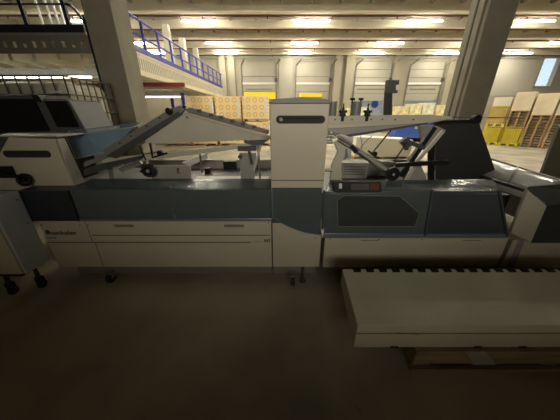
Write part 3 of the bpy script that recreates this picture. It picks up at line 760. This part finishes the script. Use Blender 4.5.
# long glossy curved covers behind
t = thing('curved_cover', 'long glossy translucent cover running right behind the black board', 'cover', (U(530, 180, Y=2.4).x, 2.5, .9))
A0, A1 = U(484, 157, Z=1.0), U(575, 186, Z=1.0)
B0, B1 = U(480, 176, Z=.90), U(545, 197, Z=.90)
def cpt(u, v):
    a_ = A0.lerp(A1, u); b_ = B0.lerp(B1, u); p = a_.lerp(b_, v); p.z += .07*math.sin(math.pi*v); return p
s = MB(); rows_ = [[s.bm.verts.new(cpt(u/10, v/8)) for v in range(9)] for u in range(11)]
for r0, r1 in zip(rows_, rows_[1:]):
    for k in range(8): s.bm.faces.new((r0[k], r0[k+1], r1[k+1], r1[k]))
o = s.build('cover_sheet', GLASSY, t, smooth=True); so = o.modifiers.new('solid', 'SOLIDIFY'); so.thickness = .008
for u in (.02, .5, .98):
    rb = MB(); pts = [cpt(u, v/8)+Vector((0, 0, .008)) for v in range(9)]
    for p, q in zip(pts, pts[1:]): rb.bar(p, q, .02, .01)
    rb.build('cover_rib', mat('rib', (.25, .27, .27), .4), t)
for e_ in (0, 1):
    MB().bar(cpt(0, e_), cpt(1, e_), .03, .03).build('edge_bar', DGREY, t)
lo_ = [cpt(0, .1), cpt(1, .1), cpt(1, .9), cpt(0, .9)]
MB().hexa([Vector((p.x, p.y, .60)) for p in lo_], [Vector((p.x, p.y, p.z-.12)) for p in lo_]).build('cover_base', MGREY, t)
q = cpt(.05, .5); MB().box((q.x-.05, q.y-.05, 0), (q.x+.05, q.y+.05, .6)).build('leg', DGREY, t)
# grey slanted shield at far right
tag(MB().prism([Vector((p.x, p.y, p.z if p.z > .99 else 0)) for p in poly([(560, 126), (600, 112), (620, 190), (543, 190), (544, 172)], 4.0)], (0, .04, 0)).build('grey_shield', mat('shield', (.17, .18, .16), .5)), 'grey slanted shield rising behind the glossy cover at far right', 'shield')
# black board
t = thing('black_board', 'tall black board standing behind the delivery module before the right column', 'board', (U(455, 180, Y=2.75).x, 2.8, 0))
MB().prism([Vector((p.x, p.y, max(p.z, .862))) for p in poly([(436, 124), (479, 123), (496, 180), (496, 185), (436, 185)], 2.72)], (0, .04, 0)).build('panel', MATTE, t, bevel=.004)
MB().bar(U(425, 122.5, Y=2.7), U(480, 121, Y=2.7), .035).build('top_bar', BLACK, t)
c = U(478, 119, Y=2.68); MB().tube(c, c+Vector((0, .06, 0)), .045, 16).build('clamp_knob', BLACK, t)
MB().bar(U(432, 117, Y=2.69), U(520, 118, Y=2.69), .012).build('rod', DSTEEL, t)
MB().prism(poly([(420, 126), (437, 126), (446, 130), (440, 138), (430, 150), (424, 150)], 2.62), (0, .05, 0)).build('bracket', MGREY, t)
f = MB(); f.bar(U(431, 130, Y=2.66), U(431, 181, Y=2.66), .05); f.build('post', BLACK, t)
MB().bar(U(412, 163, Y=2.5), U(447, 163, Y=2.5), .045).build('cross_arm', BLACK, t)

# ================= INCLINED CONVEYOR (left top) =================
yk = 2.28
t = thing('incline_conveyor', 'peaked belt conveyor with dark rails and cream triangular side plate', 'conveyor', (U(190, 178, Y=yk).x, yk+.25, .93))
PL = poly([(182, 111.5), (184, 111), (271, 138.5), (268, 141), (246, 140), (152, 144), (144, 141)], yk)
MB().prism(PL, (0, .02, 0)).build('side_plate', CREAM, t, bevel=.003)
MB().prism(poly([(184, 113), (271, 139), (271, 136.2), (185, 110.4)], yk-.02), (0, .022, 0)).build('plate_flange', BEIGE, t)
r1 = MB(); r1.prism(poly([(104, 153), (104, 149), (171, 108), (181, 105), (183, 111), (180, 115), (116, 158), (104, 157)], yk-.04), (0, .06, 0)); r1.build('rising_rail', GREYP, t, bevel=.005)
MB().prism(poly([(106, 156), (178, 111.5), (181, 114), (116, 158.5)], yk-.046), (0, .03, 0)).build('rail_lip', DGREY, t)
r2 = MB(); r2.prism(poly([(187, 107.5), (191, 108), (268, 130), (268, 134.5), (187, 112)], yk-.04), (0, .06, 0)); r2.build('falling_rail', GREYP, t, bevel=.004)
for px, py in ((199, 111), (211, 115), (221, 117.5), (232, 121), (243, 124), (254, 127)):
    c = U(px, py, Y=yk-.05); MB().box((c.x-.018, yk-.055, c.z-.012), (c.x+.018, yk-.03, c.z+.014)).build('rail_clamp', DGREY, t)
c = U(170, 111, Y=yk-.05); MB().tube(c, c+Vector((0, -.04, 0)), .028, 18).build('clamp_knob', BLACK, t, bevel=.004)
c = U(185, 107, Y=yk-.05); MB().tube(c, c+Vector((0, -.03, 0)), .014, 14).build('roller_pin', BLACK, t)
bo = MB()
for px, py in ((160, 118), (147, 126), (131, 136), (120, 143), (187, 117)):
    c = U(px, py, Y=yk-.042); bo.tube(c, c+Vector((0, -.008, 0)), .007, 8)
bo.build('bolt', BLACK, t)
# rear rails and belt: conveyor has real width
wd = .42
bl = MB()
bl.prism(poly([(110, 152), (182, 107), (183, 109), (112, 154)], yk+.02), (0, wd, 0))
bl.prism(poly([(184, 108.5), (268, 132), (268, 134), (184, 110.5)], yk+.02), (0, wd-.1, 0)); bl.build('belt', DGREY, t)
# support post to deck
tx = MB(); tx.prism(poly([(239, 153), (256, 153), (254, 185), (241, 185)], 2.24), (0, .04, 0)); tx.build('support_plate', MGREY, t, bevel=.003)
tp = MB()
c = U(243, 150, Y=2.2); tp.box((c.x-.05, 2.2, c.z-.01), (c.x+.12, 2.3, c.z+.03)); c = U(240, 157, Y=2.2); tp.tube(c, c+Vector((0, .06, 0)), .02); c = U(251, 158, Y=2.2); tp.bar(U(249, 150, Y=2.21), U(252, 164, Y=2.21), .025)
tp.build('support_bracket', DGREY, t)
MB().bar(U(262, 141, Y=2.25), U(254, 170, Y=2.25), .05, .02).build('support_arm', CREAM, t)
MB().prism(poly([(243, 141), (268, 140), (262, 145), (252, 145)], 2.22), (0, .05, 0)).build('end_bracket', DGREY, t)
lg = MB(); lg.bar(U(150, 143, Y=2.26), U(153, 158, Y=2.26), .016); lg.bar(U(139, 145, Y=2.26), U(146, 160, Y=2.26), .012); lg.bar(U(154, 157, Y=2.24), U(167, 153, Y=2.24), .014); lg.build('link_rod', BLACK, t)
c = U(159, 153, Y=2.2); MB().tube(c, c+Vector((0, .04, 0)), .024, 12).build('link_knob', BLACK, t)

# lower flat conveyor bar
t = thing('transfer_table', 'slim grey transfer table under the peaked conveyor with black handwheel', 'conveyor', (U(190, 178, Y=2.4).x, 2.45, .93))
MB().prism(poly([(100, 162), (106, 158), (170, 152.5), (258, 142), (260, 146), (172, 157.5), (108, 165)], 2.26), (0, .02, 0)).build('front_rail', CREAM, t, bevel=.002)
MB().prism(poly([(84, 169), (100, 164), (140, 156), (140, 159), (84, 176)], 2.2), (0, .3, 0)).build('belt', DGREY, t)
MB().prism(poly([(84, 162), (104, 155), (110, 157), (84, 167)], 2.26), (0, .03, 0)).build('side_rail', GREYP, t)
MB().prism(poly([(152, 166), (190, 166), (191, 181), (152, 181)], 2.2), (0, .03, 0)).build('cover_box', MGREY, t, bevel=.004)
MB().prism(poly([(176.5, 168), (179.5, 168), (178.5, 172), (180.5, 173.5), (177, 173.5)], 2.196), (0, .004, 0)).build('dark_mark', SEAM, t)
for q0, q1, q2, q3, w_ in ((110, 166, 182, 2.3, .03), (200, 155, 172, 2.5, .02), (258, 144, 178, 2.4, .02)): MB().bar(U(q0, q1, Y=2.27), U(q0+2, q2, Y=q3), w_).build('leg', GREYP, t)
c = U(148, 171, Y=2.12)
hw = MB().tube(c, c+Vector((0, .03, 0)), .062, 28).build('handwheel', BLACK, t, bevel=.006)
MB().tube(c+Vector((0, -.008, 0)), c, .016, 14).build('wheel_hub', MGREY, hw)
MB().torus(c+Vector((0, -.002, 0)), (0, 1, 0), .052, .010, 24, 6).build('wheel_rim', MATTE, hw)
MB().tube(c+Vector((-.055, -.02, -.0)), c+Vector((-.055, 0, 0)), .011, 10).build('crank_grip', BLACK, hw)
MB().tube(c+Vector((0, .03, 0)), c+Vector((0, .14, 0)), .014, 10).build('shaft', DSTEEL, t)
# sheets of glossy white paper lying inside
for k, (pp, lb) in enumerate(((((118, 168), (138, 160), (142, 164), (122, 173)), 'crumpled white sheet lying left of the handwheel'), (((182, 163), (206, 154), (208, 158), (190, 166)), 'crumpled white sheet lying right of the cover box'))):
    pa = [U(x, y, Y=2.55+.02*i) for i, (x, y) in enumerate(pp)]
    tag(MB().prism(pa, (0, .03, .006)).build('paper_sheet', WHITE), lb, 'paper')
tag(MB().box((U(192, 175, Y=2.4).x, 2.35, .932), (U(268, 175, Y=2.4).x, 2.56, .94)).build('pale_tray', mat('tray', (.62, .60, .52), .5)), 'flat pale tray lying on the deck between cover box and tower', 'tray')
it = MB()
for px in (207, 229): 
    c = U(px, 170 if px == 207 else 161, Y=2.9); it.box((c.x-.05, 2.9, c.z-.03), (c.x+.05, 2.96, c.z+.03))
cb = MB(); c = U(207, 171, Y=2.7); cb.box((c.x-.03, 2.7, .9305), (c.x+.03, 2.76, c.z+.03)); tag(cb.build('sensor_block', BLACK), 'small black sensor block on the deck right of the cover box', 'sensor')
cb = MB(); c = U(231, 163, Y=2.98); cb.box((c.x-.09, 2.93, .9305), (c.x+.07, 2.995, c.z+.03)); tag(cb.build('sensor_block', BLACK), 'wider black sensor block by the rear rail near the support plate', 'sensor')

# ================= RIGHT ARM (infeed top) =================
ya = 2.15
t = thing('alignment_arm', 'long cream rail arm reaching right from the tower with clamp posts', 'machine arm', (U(390, 125, Y=ya).x, ya+.1, .9))
MB().prism(poly([(327.5, 116.5), (330, 115.8), (432, 114.5), (452, 116.5), (452, 119), (427, 121.5), (328, 124.5)], ya), (0, .03, 0)).build('arm_rail', CREAM, t, bevel=.003)
MB().prism(poly([(328, 124.5), (427, 121.5), (424, 123), (328, 128.5)], ya-.012), (0, .05, 0)).build('arm_lip', BEIGE, t)
MB().prism(poly([(328, 128.5), (424, 123), (447, 119.5), (428, 124.5), (350, 136.3), (328, 131)], ya+.0), (0, .10, 0)).build('arm_wedge', MGREY, t, bevel=.003)
MB().prism(poly([(345, 135), (428, 122.5), (429, 124), (350, 137)], ya-.006), (0, .03, 0)).build('wedge_edge', DGREY, t)
bo = MB()
for px in (335, 352, 371, 382, 395, 413):
    c = U(px, 119.5, Y=ya); bo.tube(c, c+Vector((0, -.006, 0)), .007, 8)
bo.build('bolt', DGREY, t)
for (a, b, top) in ((328.5, 337, 102), (351, 361.5, 102)):
    q0, q1 = U(a, 117, Y=ya+.03), U(b, 117, Y=ya+.03); r = (q1.x-q0.x)/2
    cx_ = (q0.x+q1.x)/2; zt_ = U(a, top, Y=ya+.03).z
    cb = MB().tube((cx_, ya+.07, q0.z-.005), (cx_, ya+.07, zt_), r, 20).build('clamp_post', GREYP, t)
    MB().tube((cx_, ya+.07, zt_), (cx_, ya+.07, zt_+.006), r+.004, 20).build('post_cap', MGREY, cb)
for px in (343, 367.5):
    c = U(px, 112.5, Y=ya+.0)
    kn = MB()
    for q in range(5):
        th = math.pi*2*q/5+.3; kn.tube(c, c+Vector((.036*math.cos(th), 0, .036*math.sin(th))), .011, 8)
    kn.tube(c+Vector((0, -.02, 0)), c+Vector((0, .02, 0)), .02, 12); kn.tube(c+Vector((0, 0, .01)), c+Vector((0, 0, .07)), .006, 8); kn.box((c.x-.012, ya-.01, c.z-.07), (c.x+.012, ya+.03, c.z)); kn.build('star_knob', BLACK, t)
for px in (352.5, 361):
    c = U(px, 99, Y=ya+.05); MB().tube(c, c+Vector((0, 0, -.03)), .006, 8).tube(c+Vector((-.02, 0, 0)), c+Vector((.02, 0, 0)), .009, 8).build('wing_nut', BLACK, t)
# black upright with bracket
MB().prism(poly([(386, 92), (392.5, 92), (392, 117), (384.5, 117)], ya+.06), (0, .035, 0)).build('upright', MATTE, t)
MB().prism(poly([(388, 80), (399.5, 80), (399, 84.5), (396, 85), (396, 90), (398, 90.5), (397.5, 93), (386.5, 93)], ya+.05), (0, .05, 0)).build('upright_bracket', mat('brk', (.035, .035, .035), .5), t)
# supports: cream arm down from the tower to deck
t = thing('swing_support', 'cream swing support with diagonal steel guide and black handwheel', 'machine support', (U(360, 170, Y=2.2).x, 2.25, .86))
MB().prism(poly([(334, 142), (341, 139), (346, 146), (345, 156), (341, 164), (342, 184), (330, 184), (332, 165), (338, 152)], 2.16), (0, .05, 0)).build('support_plate', CREAM, t, bevel=.004)
MB().prism(poly([(342, 147), (347, 149), (348, 158), (343, 160)], 2.2), (0, .05, 0)).build('blue_cap', mat('slate', (.12, .16, .22), .5), t)
gd = MB(); gd.tube(U(333, 133, Y=2.12), U(394, 173, Y=2.12), .014, 12); gd.tube(U(337, 139, Y=2.14), U(390, 175, Y=2.14), .010, 12); gd.build('guide_rod', STEEL, t)
cr = MB(); cr.bar(U(358, 150, Y=2.12), U(372, 160, Y=2.12), .05, .03); cr.bar(U(372, 160, Y=2.12), U(388, 171, Y=2.12), .035, .03, ); cr.build('carriage', MGREY, t, bevel=.003)
MB().bar(U(351, 146, Y=2.1), U(356, 152, Y=2.1), .035).build('stop_block', BLACK, t); cb = MB(); c = U(375, 154, Y=2.08); cb.tube(c, c+Vector((0, .04, 0)), .022, 12); cb.bar(U(368, 151, Y=2.1), U(376, 156, Y=2.1), .018); cb.build('clamp', BLACK, t)
c = U(393.5, 174.5, Y=2.06); hw = MB().tube(c, c+Vector((0, .035, 0)), .062, 28).build('handwheel', BLACK, t, bevel=.006)
MB().tube(c+Vector((0, -.006, 0)), c, .012, 14).build('wheel_hub', MGREY, hw)
rd = MB(); rd.bar(U(392, 129, Y=2.18), U(373, 152, Y=2.12), .009); rd.bar(U(407, 142, Y=2.18), U(395, 160, Y=2.12), .009); rd.build('thin_rod', MATTE, t)
fx = MB(); c = U(331, 135, Y=2.08); fx.tube(c, c+Vector((0, .06, 0)), .018); c = U(338, 136.5, Y=2.1); fx.tube(c, c+Vector((0, .05, 0)), .014); fx.tube(U(329, 140, Y=2.1), U(340, 134, Y=2.1), .009); fx.build('pivot', DSTEEL, t)
cu = MB(); pts = [U(359+3*math.sin(k/8*3.1), 133+3*k, Y=2.3) for k in range(9)]; cu.path(pts, .003, 6)
pts = [U(372-2.5*k+.1*k*k, 136+2*k, Y=2.3) for k in range(7)]; cu.path(pts, .003, 6); cu.build('cable', mat('bluecable', (.10, .14, .25), .5), t)
# second linkage
t = thing('lift_linkage', 'dark diagonal lifting linkage left of the black board', 'linkage', (U(420, 170, Y=2.3).x, 2.35, .86))
b = MB(); b.bar(U(434, 127, Y=2.3), U(400, 176, Y=2.3), .05, .045); b.build('main_bar', BLACK, t, bevel=.003)
b = MB(); b.bar(U(443, 131, Y=2.34), U(418, 160, Y=2.34), .028, .03); b.bar(U(418, 160, Y=2.34), U(406, 180, Y=2.34), .028, .03); b.build('cream_bar', CREAM, t)
b = MB(); b.bar(U(403, 140, Y=2.25), U(424, 148, Y=2.25), .035); b.bar(U(402, 140, Y=2.25), U(408, 147, Y=2.25), .05); b.bar(U(408, 137, Y=2.25), U(406, 150, Y=2.25), .03); b.build('cross_link', DGREY, t)
b = MB(); b.bar(U(396, 165, Y=2.22), U(448, 162, Y=2.22), .038); c = U(446, 162.5, Y=2.2); b.tube(c, c+Vector((0, .05, 0)), .022); b.build('push_bar', BLACK, t)
MB().prism(poly([(396, 166), (404, 168), (402, 187), (384, 187), (388, 180)], 2.3), (0, .04, 0)).build('foot_plate', MGREY, t)
MB().prism(poly([(415, 165), (421, 165), (429, 184), (406, 184)], 2.36), (0, .04, 0)).build('brace_plate', MGREY, t)
# grey boxes inside the delivery deck
yq = 2.75
a = U(342, 163, Y=yq); b = U(366, 184, Y=yq)
t = thing('motor_box', 'grey motor box with louvres standing inside the delivery module', 'motor box', ((a.x+b.x)/2, yq+.1, .862))
MB().box((a.x, yq, .862), (b.x, yq+.2, a.z)).build('case', MGREY, t, bevel=.006)
s = MB()
for q in range(4): s.box((a.x+.03, yq-.003, a.z-.05-.03*q), (b.x-.03, yq+.01, a.z-.042-.03*q))
s.build('louvre', DGREY, t)
a = U(367, 162, Y=yq+.1); b = U(392, 184, Y=yq+.1)
tag(MB().box((a.x, yq+.1, .862), (b.x, yq+.28, a.z)).build('gear_housing', GREYP, bevel=.02), 'plain darker housing between louvred motor box and handwheel', 'housing')
a = U(340, 160, Y=3.05); b = U(412, 160, Y=3.05)
tag(MB().box((a.x, 3.06, 0), (b.x, 3.12, a.z)).build('rear_plate', DGREY), 'low dark plate behind the delivery module', 'plate')

# ================= WHITE CABINET (left foreground) =================
t = thing('white_cabinet', 'cool white rolling cabinet in the left foreground before the machine', 'cabinet', (-2.75, 1.75, 0))
zc0, zc1 = .285, .99
MB().box((-3.3, 1.66, zc0), (-2.245, 1.885, zc1)).build('body', COOLW, t, bevel=.008)
MB().box((-3.3, 1.645, zc0+.01), (-2.262, 1.66, zc1-.01)).build('front_door', BEIGE, t, bevel=.004)
MB().box((-3.25, 1.69, .235), (-2.34, 1.87, zc0)).build('base_frame', BLACK, t)
sc = MB()
for zz, yy in ((.92, 1.84), (.70, 1.84)): sc.tube((-2.246, yy, zz), (-2.24, yy, zz), .006, 8)
sc.build('screw', DGREY, t)
for (cx_, cy_) in ((-2.36, 1.82), (-2.55, 1.73), (-3.2, 1.82), (-3.2, 1.73)):
    o = MB().tube((cx_-.015, cy_, .042), (cx_+.015, cy_, .042), .042, 18).build('caster_wheel', MATTE, t, bevel=.004)
    MB().tube((cx_, cy_, .09), (cx_, cy_, .19), .018, 10).box((cx_-.03, cy_-.02, .05), (cx_-.023, cy_+.02, .13)).box((cx_+.023, cy_-.02, .05), (cx_+.03, cy_+.02, .13)).box((cx_-.03, cy_-.02, .12), (cx_+.03, cy_+.02, .13)).tube((cx_, cy_, .12), (cx_, cy_, .236), .016, 10).build('caster_fork', MATTE, t)

# ================= RAMP AND PALLET =================
t = thing('ramp_plate', 'long cream ramp plate with notched back edge lying on a wooden pallet', 'ramp', (1.7, 1.25, .2))
xa, xb = .478, 3.0
yf, yb_ = 1.03, 1.45
MB().hexa([(xa, yf, .2), (xb, yf, .2), (xb, yb_, .366), (xa, yb_, .366)], [(xa, yf, .395), (xb, yf, .395), (xb, yb_, .50), (xa, yb_, .50)]).build('plate', mat('ramp_cream', (.50, .46, .35), .5, var=.06, scale=3, bump=.05), t, bevel=.005)
MB().box((xa-.002, yf-.004, .325), (xb, yf, .332)).build('front_crease', PLINTH, t)
nt_ = MB(); x = xa+.08; 
while x < xb-.05: nt_.hexa([(x, yb_-.03, .4905), (x+.055, yb_-.03, .4905), (x+.06, yb_+.002, .50), (x, yb_+.002, .50)], [(x, yb_-.03, .498), (x+.055, yb_-.03, .498), (x+.06, yb_+.002, .505), (x, yb_+.002, .505)]); x += .098
nt_.build('notch', BLACK, t)
cr = MB()
for k in range(60):
    for j in range(5):
        x = xa+.06+k*.042; f_ = .12+.16*j; y = yf+(yb_-yf)*f_; z = .395+.105*f_
        cr.box((x, y, z-.001), (x+.006, y+.006, z+.0012))
cr.build('perforation', mat('perf_dark', (.40, .36, .27), .7), t)
pads = MB()
for px in (391, 475, 520): 
    c = U(px, 344, Y=yf); pads.box((c.x, yf-.006, .2), (c.x+.05, yf, .212))
pads.build('rubber_pad', MATTE, t)
dm = MB(); c0_, c1_ = U(397, 333, Y=yf-.003), U(419, 334.5, Y=yf-.003); dm.bar(c0_, c1_, .003, .004); dm.build('scratch', SEAM, t)
t = thing('timber_pallet', 'rough wooden pallet under the ramp plate with a pale tape strip', 'pallet', (1.7, 1.4, 0))
px0_, px1_ = .875, 2.75
for y in (1.0, 1.24, 1.48, 1.72):
    MB().box((px0_, y, .17), (px1_, y+.15, .198)).build('top_board', WOOD, t, bevel=.004)
MB().box((px0_, 1.005, .075), (px1_, 1.03, .17)).build('side_board', WOOD, t, bevel=.004)
for x in (px0_+.02, (px0_+px1_)/2-.05, px1_-.14):
    MB().box((x, 1.03, .0), (x+.12, 1.86, .17)).build('bearer', WOOD, t, bevel=.004)
MB().box((px0_, 1.0, 0), (px1_, 1.03, .03)).build('bottom_board', WOOD, t)
tp = U(492, 350, Y=1.0); x = 1.22
MB().hexa([(1.27, .998, .076), (1.42, .998, .076), (1.42, 1.006, .076), (1.27, 1.006, .076)], [(1.18, .996, .2), (1.31, .996, .2), (1.31, 1.006, .2), (1.18, 1.006, .2)]).build('tape_strip', TAPE, t)
tag(MB().hexa([(.95, 1.36, .2), (2.7, 1.36, .2), (2.7, 1.46, .2), (.95, 1.46, .2)], [(.95, 1.36, .330), (2.7, 1.36, .330), (2.7, 1.46, .3655), (.95, 1.46, .3655)]).build('timber_block', WOOD), 'long timber wedge propping up the back of the ramp plate', 'timber')
a = U(356, 406, Z=0); b = U(361, 413, Z=0)
tag(MB().bar(a+Vector((0,0,.003)), b+Vector((0,0,.003)), .006, .005).build('wood_splinter', TAPE), 'thin pale splinter lying on the dark floor before the ramp', 'splinter')

# ================= LIGHT =================
w = bpy.data.worlds.new('world'); bpy.context.scene.world = w; w.use_nodes = True
bg = w.node_tree.nodes['Background']; bg.inputs[0].default_value = (.72, .86, 1, 1); bg.inputs[1].default_value = 1.6
al = bpy.data.lights.new('rear_fill', 'AREA'); al.shape = 'RECTANGLE'; al.size = 2.4; al.size_y = 1.0; al.energy = 54; al.color = (1, .93, .80)  # unseen fill light added behind the viewpoint to brighten the foreground
lo = bpy.data.objects.new('rear_fill', al); C.objects.link(lo); lo.location = (.6, -4.2, 3.1); lo.rotation_euler = (math.radians(94), 0, math.radians(2)); al.spread = math.radians(70)
t = thing('fill_light_housing', 'added black housing of the unseen fill light, hung behind the viewpoint', 'lamp', (.6, -4.35, 3.1))  # made-up fixture around the added fill light
MB().box((-.64, -4.45, 2.56), (1.84, -4.24, 3.64)).build('housing', BLACK, t, bevel=.01)
for x in (-.4, 1.6): MB().box((x-.02, -4.36, 3.64), (x+.02, -4.32, ZC-.002)).build('hanger', DGREY, t)
S = bpy.context.scene
S.view_settings.view_transform = 'Standard'; S.view_settings.look = 'None'; S.view_settings.gamma = 1; S.view_settings.exposure = 0
S.cycles.use_denoising = True; S.cycles.max_bounces = 8; S.cycles.transparent_max_bounces = 24; S.cycles.sample_clamp_indirect = 6
S.cycles.use_light_tree = True
